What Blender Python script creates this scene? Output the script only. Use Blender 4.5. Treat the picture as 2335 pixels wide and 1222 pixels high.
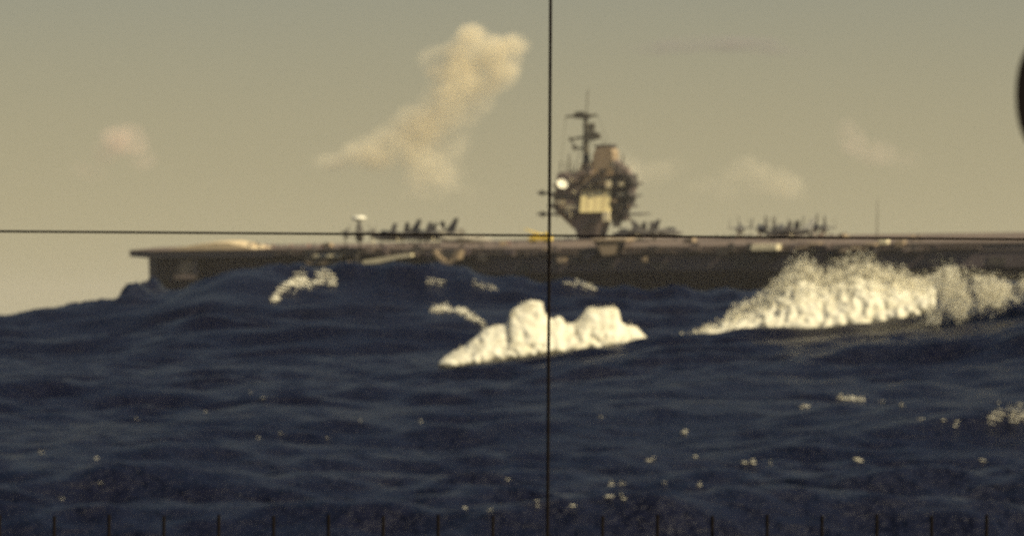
import bpy, bmesh, math, random
import numpy as np
from mathutils import Vector, Matrix, Euler, noise

random.seed(7)
rng = np.random.default_rng(11)
scene = bpy.context.scene
for o in list(bpy.data.objects):
    bpy.data.objects.remove(o)
R = math.radians

# ------------------------------------------------------------------ camera
HFOV = R(13.5)
W_PX, H_PX = 2335.0, 1222.0
K = (W_PX / 2) / math.tan(HFOV / 2)          # focal length in photograph pixels
HZ = 718.0                                    # row of the true horizon
EYE = 2.2
cam_d = bpy.data.cameras.new("camera")
cam = bpy.data.objects.new("camera", cam_d)
scene.collection.objects.link(cam)
cam.location = (0, 0, EYE)
cam.rotation_euler = (R(90) + math.atan((HZ - H_PX / 2) / K), 0, 0)
cam_d.sensor_width = 36
cam_d.angle = HFOV
cam_d.clip_start = 0.05
cam_d.clip_end = 80000
cam_d.dof.use_dof = True
RET_D = 2.0
cam_d.dof.focus_distance = 0.9
cam_d.dof.aperture_fstop = 128
scene.camera = cam

# ------------------------------------------------------------------ sky and sun
SUN_EL, SUN_AZ = R(38), R(-34)                # azimuth measured from +X towards +Y
sdir = Vector((math.cos(SUN_AZ) * math.cos(SUN_EL), math.sin(SUN_AZ) * math.cos(SUN_EL), math.sin(SUN_EL)))
world = bpy.data.worlds.new("World")
scene.world = world
world.use_nodes = True
wn, wl = world.node_tree.nodes, world.node_tree.links
wn.clear()
out = wn.new('ShaderNodeOutputWorld')
bg = wn.new('ShaderNodeBackground')
bg.inputs['Strength'].default_value = 0.1
sky = wn.new('ShaderNodeTexSky')
sky.sky_type = 'NISHITA'
sky.sun_disc = False
sky.sun_elevation = SUN_EL
sky.sun_rotation = math.atan2(sdir.x, sdir.y)
sky.air_density = 1.0
sky.dust_density = 2.0
sky.ozone_density = 1.0
tc = wn.new('ShaderNodeTexCoord')
sep = wn.new('ShaderNodeSeparateXYZ')
wl.new(tc.outputs['Generated'], sep.inputs[0])
tint = wn.new('ShaderNodeMix')                # aged film colour of the clear sky
tint.data_type = 'RGBA'
tint.blend_type = 'MULTIPLY'
tint.inputs[0].default_value = 1.0
tint.inputs[7].default_value = (0.31, 0.37, 0.42, 1)
wl.new(sky.outputs[0], tint.inputs[6])
ramp = wn.new('ShaderNodeValToRGB')           # share of the warm haze: thick at the horizon, thin overhead
wl.new(sep.outputs['Z'], ramp.inputs['Fac'])
cr = ramp.color_ramp
cr.interpolation = 'LINEAR'
cr.elements[0].position = 0.0
cr.elements[0].color = (1, 1, 1, 1)
cr.elements[1].position = 1.0
cr.elements[1].color = (0.02, 0.02, 0.02, 1)
for p, c in ((0.02, 0.95), (0.045, 0.8), (0.075, 0.58), (0.13, 0.32), (0.3, 0.07), (0.5, 0.04)):
    e = cr.elements.new(p)
    e.color = (c, c, c, 1)
mul = wn.new('ShaderNodeMix')
mul.data_type = 'RGBA'
mul.blend_type = 'MIX'
wl.new(ramp.outputs[0], mul.inputs[0])
wl.new(tint.outputs[2], mul.inputs[6])
mul.inputs[7].default_value = (3.45, 3.0, 1.80, 1)
wl.new(mul.outputs[2], bg.inputs['Color'])
wl.new(bg.outputs[0], out.inputs['Surface'])

sun_d = bpy.data.lights.new("sun", 'SUN')
sun_d.energy = 5.0
sun_d.angle = R(0.5)
sun_d.color = (1.0, 0.86, 0.55)
sun = bpy.data.objects.new("sun", sun_d)
scene.collection.objects.link(sun)
sun.rotation_euler = sdir.to_track_quat('Z', 'Y').to_euler()
sun.location = (0, 0, 500)

vs = scene.view_settings
vs.view_transform = 'Standard'
vs.look = 'None'
vs.gamma = 1
vs.exposure = 0.35
scene.cycles.max_bounces = 8
scene.cycles.volume_bounces = 6
scene.cycles.volume_step_rate = 1.0
scene.cycles.volume_max_steps = 128
scene.cycles.use_denoising = False
scene.cycles.sample_clamp_indirect = 2

# ------------------------------------------------------------------ helpers
def P(px, py, d):
    """world point seen at a photograph pixel when it lies d metres ahead"""
    return Vector(((px - W_PX / 2) / K * d, d, EYE + (HZ - py) / K * d))

def node_mat(name):
    m = bpy.data.materials.new(name)
    m.use_nodes = True
    b = m.node_tree.nodes['Principled BSDF']
    return m, m.node_tree.nodes, m.node_tree.links, b

def paint(name, col, rough=0.6, var=0.25, scale=0.5, metallic=0.0, streak=True):
    m, n, l, b = node_mat(name)
    t = n.new('ShaderNodeTexCoord')
    mp = n.new('ShaderNodeMapping')
    mp.inputs['Scale'].default_value = (1, 1, 0.25 if streak else 1)
    l.new(t.outputs['Object'], mp.inputs[0])
    nz = n.new('ShaderNodeTexNoise')
    nz.inputs['Scale'].default_value = scale
    nz.inputs['Detail'].default_value = 5
    l.new(mp.outputs[0], nz.inputs['Vector'])
    r = n.new('ShaderNodeValToRGB')
    r.color_ramp.elements[0].position = 0.3
    r.color_ramp.elements[1].position = 0.72
    r.color_ramp.elements[0].color = (*[c * (1 - var) for c in col], 1)
    r.color_ramp.elements[1].color = (*[min(1, c * (1 + var * 0.7)) for c in col], 1)
    l.new(nz.outputs['Fac'], r.inputs['Fac'])
    l.new(r.outputs[0], b.inputs['Base Color'])
    b.inputs['Roughness'].default_value = rough
    b.inputs['Metallic'].default_value = metallic
    return m

class MB:
    def __init__(s):
        s.v, s.f = [], []
    def add(s, vs_, fs_):
        k = len(s.v)
        s.v += [tuple(v) for v in vs_]
        s.f += [tuple(i + k for i in f) for f in fs_]
        return s
    def box(s, x0, x1, y0, y1, z0, z1):
        return s.add([(x0, y0, z0), (x1, y0, z0), (x1, y1, z0), (x0, y1, z0), (x0, y0, z1), (x1, y0, z1), (x1, y1, z1), (x0, y1, z1)],
                     [(0, 3, 2, 1), (4, 5, 6, 7), (0, 1, 5, 4), (1, 2, 6, 5), (2, 3, 7, 6), (3, 0, 4, 7)])
    def frustum(s, b, t):
        """b, t: (x0,x1,y0,y1,z)"""
        (a0, a1, c0, c1, z0), (d0, d1, e0, e1, z1) = b, t
        return s.add([(a0, c0, z0), (a1, c0, z0), (a1, c1, z0), (a0, c1, z0), (d0, e0, z1), (d1, e0, z1), (d1, e1, z1), (d0, e1, z1)],
                     [(0, 3, 2, 1), (4, 5, 6, 7), (0, 1, 5, 4), (1, 2, 6, 5), (2, 3, 7, 6), (3, 0, 4, 7)])
    def tube(s, a, b, r0, r1=None, n=7):
        r1 = r0 if r1 is None else r1
        a, b = Vector(a), Vector(b)
        q = (b - a).to_track_quat('Z', 'Y')
        vs_ = []
        for p, r in ((a, r0), (b, r1)):
            for i in range(n):
                t = 2 * math.pi * i / n
                vs_.append(p + q @ Vector((r * math.cos(t), r * math.sin(t), 0)))
        fs_ = [(i, (i + 1) % n, n + (i + 1) % n, n + i) for i in range(n)]
        fs_ += [tuple(range(n - 1, -1, -1)), tuple(range(n, 2 * n))]
        return s.add(vs_, fs_)
    def loft(s, rings, cap=True):
        n = len(rings[0])
        vs_ = [p for r in rings for p in r]
        fs_ = []
        for k in range(len(rings) - 1):
            for i in range(n):
                j = (i + 1) % n
                fs_.append((k * n + i, k * n + j, (k + 1) * n + j, (k + 1) * n + i))
        if cap:
            fs_.append(tuple(range(n - 1, -1, -1)))
            fs_.append(tuple((len(rings) - 1) * n + i for i in range(n)))
        return s.add(vs_, fs_)
    def lens(s, c, rx, ry, rz, n=12, m=6):
        rings = []
        for k in range(1, m):
            t = math.pi * k / m
            rings.append([(c[0] + rx * math.sin(t) * math.cos(2 * math.pi * i / n), c[1] + ry * math.sin(t) * math.sin(2 * math.pi * i / n),
                           c[2] - rz * math.cos(t)) for i in range(n)])
        return s.loft(rings)
    def build(s, name, mat, parent=None, smooth=False):
        me = bpy.data.meshes.new(name)
        me.from_pydata(s.v, [], s.f)
        me.update()
        bm = bmesh.new()
        bm.from_mesh(me)
        bmesh.ops.recalc_face_normals(bm, faces=bm.faces)
        bm.to_mesh(me)
        bm.free()
        if smooth:
            me.polygons.foreach_set('use_smooth', [True] * len(me.polygons))
        o = bpy.data.objects.new(name, me)
        scene.collection.objects.link(o)
        if mat:
            me.materials.append(mat)
        if parent:
            o.parent = parent
        return o

def tag(o, label=None, cat=None, group=None, kind=None):
    if label: o['label'] = label
    if cat: o['category'] = cat
    if group: o['group'] = group
    if kind: o['kind'] = kind
    return o

def empty(name, loc=(0, 0, 0), rot=(0, 0, 0)):
    o = bpy.data.objects.new(name, None)
    o.empty_display_size = 0.5
    o.location = loc
    o.rotation_euler = rot
    scene.collection.objects.link(o)
    return o

def copy_tree(o, parent=None):
    c = o.copy()
    scene.collection.objects.link(c)
    if parent: c.parent = parent
    for ch in list(o.children):
        copy_tree(ch, c)
    return c

# ------------------------------------------------------------------ the sea
def interp(x, pts):
    xs, ys = zip(*pts)
    return np.interp(x, xs, ys)

def smooth_interp(x, pts, w):
    return sum(interp(x + o * w, pts) for o in np.linspace(-1, 1, 9)) / 9

D1, D2 = 150.0, 235.0
def crest(pts, d):
    return [((px - W_PX / 2) / K * d, EYE + (HZ - py) / K * d) for px, py in pts]

NEAR = [(-90, 0.0), (-25, 0.0), (-9, 0.1)] + crest([(1000, 838), (1250, 808), (1475, 782), (1700, 766), (2000, 738), (2150, 712), (2335, 684)], D1) + [(24, 2.9), (40, 2.2), (90, 0.6)]
FAR = [(-160, 0.4), (-70, 1.2), (-40, 2.0)] + crest([(0, 719), (120, 705), (220, 697), (300, 690), (360, 676), (420, 667), (500, 622), (600, 598), (700, 630), (850, 640), (1000, 640), (1120, 652), (1250, 666), (1450, 671), (1700, 660), (2000, 660), (2335, 646)], D2) + [(50, 3.6), (90, 2.0), (170, 0.5)]

# choppy little peaks along the far crest: pixel column, height and half width in metres
PEAKS = [(60, .25, 1.0), (140, .3, .9), (210, .35, 1.2), (306, .55, .5), (322, .7, .55), (339, .8, .55), (356, .55, .6), (410, .3, .6), (468, .35, .8), (545, .3, .9), (640, .35, 1.1), (700, .25, .5), (800, .3, .8),
         (905, .35, 1.0), (985, .25, .6), (1070, .3, .9), (1180, .25, .7), (1310, .3, 1.0), (1420, .3, .8), (1540, .35, 1.2), (1660, .3, .8)]
WAVES = []
for i in range(110):
    lam = 0.55 * (34 / 0.55) ** (i / 109.0)
    spread = 1.3 if lam < 3 else 1.0
    th = R(-82) + rng.normal(0, spread * 0.55)          # running towards the viewer
    amp = 0.0082 * lam ** 0.82 * rng.uniform(0.5, 1.4) * (1.0 if lam < 5 else (5 / lam) ** 0.36)
    WAVES.append((lam, th, amp, rng.uniform(0, 6.28), rng.uniform(0, 6.28)))

def sea(x, y, res):
    """height of the sea at x, y; res = local mesh spacing, used to drop waves the mesh cannot carry"""
    z = np.zeros_like(x)
    wx = 1.7 * np.sin(x * 0.11 + y * 0.05 + 1.3) + 1.2 * np.sin(x * 0.043 - y * 0.071)
    wy = 1.9 * np.sin(y * 0.09 - x * 0.06 + 0.4) + 1.1 * np.sin(x * 0.21 + y * 0.17)
    gust = 0.75 + 0.35 * np.sin(x * 0.09 + 1.1 + wy * 0.4) * np.sin(y * 0.052 + wx * 0.5)
    for lam, th, amp, ph, ph2 in WAVES:
        k = 2 * math.pi / lam
        w = np.clip((lam / np.maximum(res, 1e-3) - 2.2) / 3.0, 0, 1)
        if not np.any(w > 0):
            continue
        q = min(1.0, lam / 4.0)
        t = k * ((x + wx * q * 0.5) * math.cos(th) + (y + wy * q * 0.5) * math.sin(th)) + ph
        c = 0.5 + 0.5 * np.cos(t)
        z += amp * w * (c ** 1.7 * 2 - 0.85) * (gust if lam < 12 else 1)
    u = y - (D1 - 0.15 * np.clip(x, -30, 40) + 0.6 * wx)
    a1 = smooth_interp(x, NEAR, 1.2)
    z1 = a1 * np.where(u < 0, np.exp(-(np.abs(u) / 26) ** 1.5), np.exp(-(u / 11) ** 2))
    u = y - (D2 + 1.2 * wx)
    a2 = smooth_interp(x, FAR, 1.5) - 0.12
    z2 = a2 * np.where(u < 0, np.exp(-(np.abs(u) / 38) ** 1.6), np.exp(-(u / 30) ** 2))
    calm = 1.0 + 0.25 * np.exp(-((y - D2 + 15) / 45) ** 2)
    for px, h, wid in PEAKS:
        x0 = (px - W_PX / 2) / K * D2
        ax = np.abs(x - x0 + 0.25 * np.sin(y * 0.7 + px))
        z2 = z2 + h * np.exp(-(ax / wid) ** 1.8) * (1 + 0.10 * np.sin(x * 7.1 + px + y * 0.8) + 0.08 * np.sin(x * 15.0 - y * 1.7)) * np.exp(-((y - D2 + 2) / 9) ** 2)
    return z * calm + z1 + z2

rows = np.concatenate([np.geomspace(3, 30, 40)[:-1], np.geomspace(30, 300, 900), np.geomspace(300, 2500, 90)[1:], np.geomspace(2500, 12900, 16)[1:]])
ang = np.concatenate([np.linspace(-math.pi, -0.55, 60)[:-1], np.linspace(-0.55, -0.16, 120)[:-1], np.linspace(-0.16, 0.16, 900), np.linspace(0.16, 0.55, 120)[1:], np.linspace(0.55, math.pi, 60)[1:]])
RR, AA = np.meshgrid(rows, ang, indexing='ij')
XX, YY = RR * np.sin(AA), RR * np.cos(AA)
res = np.gradient(rows)[:, None] * np.ones_like(AA)
res = np.maximum(res, RR * np.gradient(ang)[None, :] * 0.6)
ZZ = sea(XX, YY, res)
ZZ = np.where(RR < 12, ZZ * (RR / 12) ** 2 - 0.3 * (1 - RR / 12), ZZ)
nr, na = RR.shape
verts = np.stack([XX, YY, ZZ], -1).reshape(-1, 3)
i0 = (np.arange(nr - 1)[:, None] * na + np.arange(na - 1)[None, :]).reshape(-1)
faces = np.stack([i0, i0 + 1, i0 + na + 1, i0 + na], -1)
me = bpy.data.meshes.new("sea")
me.vertices.add(len(verts))
me.vertices.foreach_set('co', verts.astype(np.float32).ravel())
me.loops.add(faces.size)
me.loops.foreach_set('vertex_index', faces.astype(np.int32).ravel())
me.polygons.add(len(faces))
me.polygons.foreach_set('loop_start', np.arange(0, faces.size, 4, dtype=np.int32))
me.polygons.foreach_set('use_smooth', np.ones(len(faces), dtype=bool))
me.update(calc_edges=True)
water = bpy.data.objects.new("sea", me)
scene.collection.objects.link(water)
tag(water, kind='structure')

def on_sea(px, py):
    """first point of the sea surface seen at a photograph pixel"""
    a = math.atan((px - W_PX / 2) / K)
    c = int(np.argmin(np.abs(ang - a)))
    e = (HZ - py) / K
    ez = (ZZ[:, c] - EYE) / (RR[:, c] * math.cos(a))
    idx = np.nonzero((ez >= e) & (rows > 14))[0]
    k = idx[0] if len(idx) else int(np.argmax(ez[40:]) + 40)
    r = rows[k]
    return Vector((r * math.sin(a), r * math.cos(a), ZZ[k, c])), r * math.cos(a)

m, n, l, b = node_mat("sea_water")
t = n.new('ShaderNodeTexCoord')
def bump_layer(scale, stretch, strength, dist, prev=None, detail=4):
    mp = n.new('ShaderNodeMapping')
    mp.inputs['Scale'].default_value = (scale, scale * stretch, scale)
    l.new(t.outputs['Object'], mp.inputs[0])
    nz = n.new('ShaderNodeTexNoise')
    nz.inputs['Scale'].default_value = 1
    nz.inputs['Detail'].default_value = detail
    nz.inputs['Roughness'].default_value = 0.6
    l.new(mp.outputs[0], nz.inputs['Vector'])
    bp = n.new('ShaderNodeBump')
    bp.inputs['Strength'].default_value = strength
    bp.inputs['Distance'].default_value = dist
    l.new(nz.outputs['Fac'], bp.inputs['Height'])
    if prev: l.new(prev.outputs[0], bp.inputs['Normal'])
    return bp
b1 = bump_layer(0.9, 1.5, 1.0, 0.62, None, 6)
b2 = bump_layer(4.2, 1.3, 1.0, 0.12, b1)
l.new(b2.outputs[0], b.inputs['Normal'])
nz = n.new('ShaderNodeTexNoise')
nz.inputs['Scale'].default_value = 0.03
nz.inputs['Detail'].default_value = 4
l.new(t.outputs['Object'], nz.inputs['Vector'])
rp = n.new('ShaderNodeValToRGB')
rp.color_ramp.elements[0].position = 0.35
rp.color_ramp.elements[1].position = 0.7
rp.color_ramp.elements[0].color = (0.005, 0.0055, 0.016, 1)
rp.color_ramp.elements[1].color = (0.010, 0.0115, 0.025, 1)
l.new(nz.outputs['Fac'], rp.inputs['Fac'])
l.new(rp.outputs[0], b.inputs['Base Color'])
b.inputs['Roughness'].default_value = 0.27
b.inputs['Specular IOR Level'].default_value = 0.2
b.inputs['IOR'].default_value = 1.33
me.materials.append(m)

# ------------------------------------------------------------------ haze over the water
hz_ = MB().box(-13000, 13000, -13000, 13000, -3, 90).build('haze', None)
mt = bpy.data.materials.new('haze_air')
mt.use_nodes = True
n, l = mt.node_tree.nodes, mt.node_tree.links
n.clear()
oo = n.new('ShaderNodeOutputMaterial')
pv = n.new('ShaderNodeVolumePrincipled')
pv.inputs['Color'].default_value = (1.0, 0.95, 0.90, 1)
pv.inputs['Density'].default_value = 0.000035
l.new(pv.outputs[0], oo.inputs['Volume'])
hz_.data.materials.append(mt)
tag(hz_, kind='stuff')

# ------------------------------------------------------------------ clouds
def cloud(name, blobs, d, density, label, col=(1, 0.93, 0.77), nscale=0.016, namp=1.1, thr=0.26):
    """blobs: (px, py, rx, ry, weight) in photograph pixels, built as a real volume d metres away"""
    s = d / K
    c0 = P(sum(bb[0] for bb in blobs) / len(blobs), sum(bb[1] for bb in blobs) / len(blobs), d)
    items = []
    for px, py, rx, ry, w in blobs:
        p = P(px, py, d) - c0
        dp = (rx + ry) * 0.5 * s
        p.y += random.uniform(-0.25, 0.25) * dp
        items.append((p, Vector((rx * s, dp, ry * s)), w))
    lo = Vector([min(p[i] - r[i] * 1.05 for p, r, w in items) for i in range(3)])
    hi = Vector([max(p[i] + r[i] * 1.05 for p, r, w in items) for i in range(3)])
    o = MB().box(lo.x, hi.x, lo.y, hi.y, lo.z, hi.z).build(name, None)
    o.location = c0
    mt = bpy.data.materials.new(name + "_vapour")
    mt.use_nodes = True
    n, l = mt.node_tree.nodes, mt.node_tree.links
    n.clear()
    oo = n.new('ShaderNodeOutputMaterial')
    pv = n.new('ShaderNodeVolumePrincipled')
    pv.inputs['Color'].default_value = (*col, 1)
    pv.inputs['Anisotropy'].default_value = 0.0
    l.new(pv.outputs[0], oo.inputs['Volume'])
    t = n.new('ShaderNodeTexCoord')
    nz = n.new('ShaderNodeTexNoise')
    nz.inputs['Scale'].default_value = nscale
    nz.inputs['Detail'].default_value = 5
    nz.inputs['Roughness'].default_value = 0.66
    l.new(t.outputs['Object'], nz.inputs['Vector'])
    acc = None
    for p, r, w in items:
        a = n.new('ShaderNodeVectorMath'); a.operation = 'SUBTRACT'
        a.inputs[1].default_value = p
        l.new(t.outputs['Object'], a.inputs[0])
        q = n.new('ShaderNodeVectorMath'); q.operation = 'DIVIDE'
        q.inputs[1].default_value = r
        l.new(a.outputs[0], q.inputs[0])
        le = n.new('ShaderNodeVectorMath'); le.operation = 'DOT_PRODUCT'
        l.new(q.outputs[0], le.inputs[0]); l.new(q.outputs[0], le.inputs[1])
        f = n.new('ShaderNodeMath'); f.operation = 'SUBTRACT'; f.use_clamp = True
        f.inputs[0].default_value = 1
        l.new(le.outputs['Value'], f.inputs[1])
        g = n.new('ShaderNodeMath'); g.operation = 'MULTIPLY'
        g.inputs[1].default_value = w
        l.new(f.outputs[0], g.inputs[0])
        if acc is None:
            acc = g
        else:
            h = n.new('ShaderNodeMath'); h.operation = 'ADD'
            l.new(acc.outputs[0], h.inputs[0]); l.new(g.outputs[0], h.inputs[1])
            acc = h
    # density = clamp(body * (1 + namp*(noise*2-1)) - thr)
    nn = n.new('ShaderNodeMath'); nn.operation = 'MULTIPLY_ADD'
    nn.inputs[1].default_value = 2 * namp * 1.6; nn.inputs[2].default_value = 1 - namp * 1.6
    l.new(nz.outputs['Fac'], nn.inputs[0])
    mm = n.new('ShaderNodeMath'); mm.operation = 'MULTIPLY'
    l.new(acc.outputs[0], mm.inputs[0]); l.new(nn.outputs[0], mm.inputs[1])
    sb = n.new('ShaderNodeMath'); sb.operation = 'SUBTRACT'
    sb.inputs[1].default_value = thr
    l.new(mm.outputs[0], sb.inputs[0])
    mx = n.new('ShaderNodeMath'); mx.operation = 'MAXIMUM'; mx.inputs[1].default_value = 0
    l.new(sb.outputs[0], mx.inputs[0])
    dn = n.new('ShaderNodeMath'); dn.operation = 'MULTIPLY'; dn.inputs[1].default_value = density
    l.new(mx.outputs[0], dn.inputs[0])
    l.new(dn.outputs[0], pv.inputs['Density'])
    o.data.materials.append(mt)
    tag(o, label, 'cloud', 'clouds in the hazy sky')
    return o

cloud('cloud', [(1082, 112, 78, 62, 1.2), (1150, 130, 66, 62, 1.2), (1012, 140, 80, 52, 1.0), (1180, 100, 44, 34, .95), (1074, 74, 40, 32, .95), (1120, 175, 82, 48, .9), (1035, 185, 80, 52, .8), (1060, 225, 95, 75, .62),
                (985, 255, 90, 70, .62), (930, 298, 95, 65, .66), (870, 338, 105, 56, .66), (800, 362, 100, 44, .6), (735, 372, 65, 30, .5),
                (1010, 330, 120, 95, .44), (940, 405, 130, 80, .44), (1040, 430, 110, 60, .36)], 8000, 0.027,
      'large cream cumulus cloud with a trailing tail sloping down to the lower left')
cloud('cloud.001', [(290, 315, 70, 50, .8), (250, 330, 60, 50, .7), (325, 365, 50, 42, .6), (180, 390, 120, 50, .35)], 9000, 0.018,
      'small faint pinkish cloud alone in the sky above the bow', col=(1, 0.86, 0.76))
cloud('cloud.002', [(1700, 380, 70, 40, .7), (1765, 415, 75, 55, .6), (1640, 430, 110, 55, .45), (1810, 440, 80, 45, .4)], 9500, 0.017,
      'low pale puffy cloud over the after deck between the tower and thin antenna')
cloud('cloud.003', [(1935, 310, 50, 55, .7), (1985, 345, 75, 50, .5), (2060, 370, 90, 50, .35)], 9800, 0.016,
      'small wispy pale cloud above the thin deck edge antenna', col=(1, 0.88, 0.78))
cloud('cloud.004', [(1415, 375, 60, 60, .7), (1470, 400, 80, 50, .5), (1530, 380, 60, 40, .4)], 9300, 0.016,
      'pale yellowish cloud right behind the funnel of the island tower')

cloud('cloud.005', [(1500, 112, 110, 26, .7), (1610, 98, 130, 32, .8), (1720, 104, 120, 30, .8), (1800, 124, 80, 24, .6)], 9600, 0.010,
      'long thin dull grey streak of cloud high in the sky at the upper right', col=(0.55, 0.52, 0.54))

# ------------------------------------------------------------------ the aircraft carrier
M = {
    'hull': paint('hull_paint', (0.095, 0.072, 0.08), 0.6, 0.25, 0.08),
    'deck': paint('deck_nonskid', (0.155, 0.115, 0.095), 0.8, 0.3, 0.08, streak=False),
    'sunlit_deck': paint('sunlit_deck', (0.62, 0.50, 0.33), 0.7, 0.2, 0.1, streak=False),
    'edge': paint('deck_edge_paint', (0.17, 0.13, 0.115), 0.7, 0.25, 0.2),
    'tower': paint('tower_paint', (0.18, 0.14, 0.125), 0.6, 0.2, 0.25),
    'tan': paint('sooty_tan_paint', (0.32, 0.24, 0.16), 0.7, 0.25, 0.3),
    'panel': paint('sunlit_cream_panel', (0.80, 0.68, 0.36), 0.5, 0.15, 0.5),
    'pale': paint('pale_paint', (0.72, 0.64, 0.45), 0.55, 0.15, 0.4),
    'white': paint('white_paint', (0.82, 0.79, 0.68), 0.45, 0.08, 0.6),
    'dark': paint('dark_steel', (0.07, 0.06, 0.055), 0.55, 0.25, 0.6),
    'mast': paint('mast_paint', (0.10, 0.09, 0.07), 0.6, 0.2, 0.5),
    'jet': paint('jet_grey', (0.11, 0.10, 0.095), 0.5, 0.2, 0.6),
    'jet_light': paint('jet_light_grey', (0.34, 0.31, 0.26), 0.5, 0.15, 0.6),
    'glass': paint('dark_glass', (0.03, 0.035, 0.04), 0.1, 0.1, 1),
    'rubber': paint('tyre_rubber', (0.03, 0.03, 0.03), 0.8, 0.2, 2),
    'yellow': paint('yellow_paint', (0.80, 0.58, 0.10), 0.5, 0.12, 0.8),
    'dungaree': paint('dark_dungarees', (0.06, 0.055, 0.07), 0.9, 0.2, 3),
    'jersey': paint('maroon_jersey', (0.20, 0.07, 0.06), 0.9, 0.2, 3),
}
SHIP_LOC = Vector((26.6, 1250, 0))
SHIP_ROT = Euler((R(3.2), R(-0.42), R(-20)), 'XYZ')
SM = Matrix.Translation(SHIP_LOC) @ SHIP_ROT.to_matrix().to_4x4()
SMI = SM.inverted()
EYE_L = SMI @ Vector((0, 0, EYE))
ZD = 23.15                                     # flight deck above the keel line

def S(px, py, yl):
    """ship coordinates (x, z) of a pixel on the ship's lengthwise plane y = yl"""
    d = SMI.to_3x3() @ Vector(((px - W_PX / 2) / K, 1, (HZ - py) / K))
    t = (yl - EYE_L.y) / d.y
    p = EYE_L + d * t
    return p.x, p.z

def pbox(mb, x0, x1, y0, y1, yf, depth):
    """box whose near face spans the pixels x0..x1, y0..y1 on plane yf"""
    ax, az = S(x0, y1, yf)
    bx_, bz = S(x1, y0, yf)
    return mb.box(ax, bx_, yf, yf + depth, az, bz)

def ppt(px, py, yl):
    x, z = S(px, py, yl)
    return (x, yl, z)

def pprism(mb, pts, yf, depth):
    """solid whose near face is a pixel polygon on plane yf"""
    a = [S(x, y, yf) for x, y in pts]
    return mb.loft([[(x, yf, z) for x, z in a], [(x, yf + depth, z) for x, z in a]])

ship = empty('aircraft_carrier', SHIP_LOC, SHIP_ROT)
tag(ship, 'long dark grey aircraft carrier heeling in the swell with a tall island tower', 'aircraft carrier')

# deck outline: x, near edge y, far edge y
OUTL = [(-145.3, -10, 10), (-144.3, -12.5, 12.5), (-137, -14.5, 15.5), (-95, -17.5, 19), (-70, -20, 22), (-48, -27, 27), (-30, -34, 34), (-15, -37.5, 36), (60, -38, 36), (152, -38, 36), (164, -30, 32), (174, -21, 21), (176, -18, 18)]
def near_edge(x):
    return float(np.interp(x, [p[0] for p in OUTL], [p[1] for p in OUTL]))
def plate(z0, z1, inset=0.0):
    mb = MB()
    rings = []
    for x, a, c in OUTL:
        x = max(-145.3 + inset, min(176 - inset, x))
        zb = z0 if x > -139 or z1 == ZD else z1 - (z1 - z0) * 0.75
        rings.append([(x, a + inset, zb), (x, c - inset, zb), (x, c - inset, z1), (x, a + inset, z1)])
    return mb.loft(rings)
plate(ZD - 0.5, ZD).build('flight_deck', M['deck'], ship)
plate(ZD - 2.3, ZD - 0.503, 0.35).build('gallery_deck', M['edge'], ship)
# hull: stations x, half breadth at deck height, at knuckle, at waterline
ST = [(-143.6, 0.5, 0.35, 0.25), (-138, 5.0, 2.4, 0.9), (-125, 9.0, 5.5, 3.2), (-100, 13, 10.5, 8), (-60, 17.5, 16.5, 15.5), (-20, 22, 19.5, 18), (60, 23, 20, 19), (120, 22, 19.5, 18), (160, 19, 16.5, 14), (173, 17.5, 14, 9)]
rings = []
for x, a, kx, w in ST:
    rings.append([(x, -w * 0.8, -9), (x, -w, 0), (x, -kx, 9), (x, -a, ZD - 2.31), (x, a, ZD - 2.31), (x, kx, 9), (x, w, 0), (x, w * 0.8, -9)])
MB().loft(rings).build('hull', M['hull'], ship)
# angled deck overhang on the near side
ov = []
for x in (-46, -34, -18, 0, 40, 80, 118, 140, 160):
    e = near_edge(x) + 0.6
    fl = 0.35 if x in (-46, 160) else 1
    ov.append([(x, -15, ZD - 2.32 - 11 * fl), (x, e * 0.78, ZD - 2.32 - 11 * fl), (x, e, ZD - 2.32 - 4.5 * fl), (x, e, ZD - 2.32), (x, -15, ZD - 2.32)])
MB().loft(ov).build('angled_deck_overhang', M['hull'], ship)
# rising strip over the bow, its pale colour imitating sunlit deck
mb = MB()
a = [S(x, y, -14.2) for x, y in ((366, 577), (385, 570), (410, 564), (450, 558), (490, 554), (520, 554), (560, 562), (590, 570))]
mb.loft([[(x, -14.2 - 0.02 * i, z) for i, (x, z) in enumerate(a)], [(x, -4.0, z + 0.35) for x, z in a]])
mb.build('sunlit_deck_strip', M['sunlit_deck'], ship)
# solid tan block near the stem, coloured as light showing through a gap
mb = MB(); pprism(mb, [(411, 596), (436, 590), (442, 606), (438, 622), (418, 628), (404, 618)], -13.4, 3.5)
mb.build('bright_gap_block', M['tan'], ship)
mb = MB(); pbox(mb, 398, 446, 626, 636, -14.4, 4)
pbox(mb, 441, 449, 588, 628, -14.0, 3)
mb.build('opening_frame', M['edge'], ship)
for x0, x1, y0, y1 in ((352, 372, 640, 650), (362, 396, 586, 590)):
    mb = MB(); pbox(mb, x0, x1, y0, y1, -6.0, 3); mb.build('anchor_fitting', M['dark'], ship)

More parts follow.
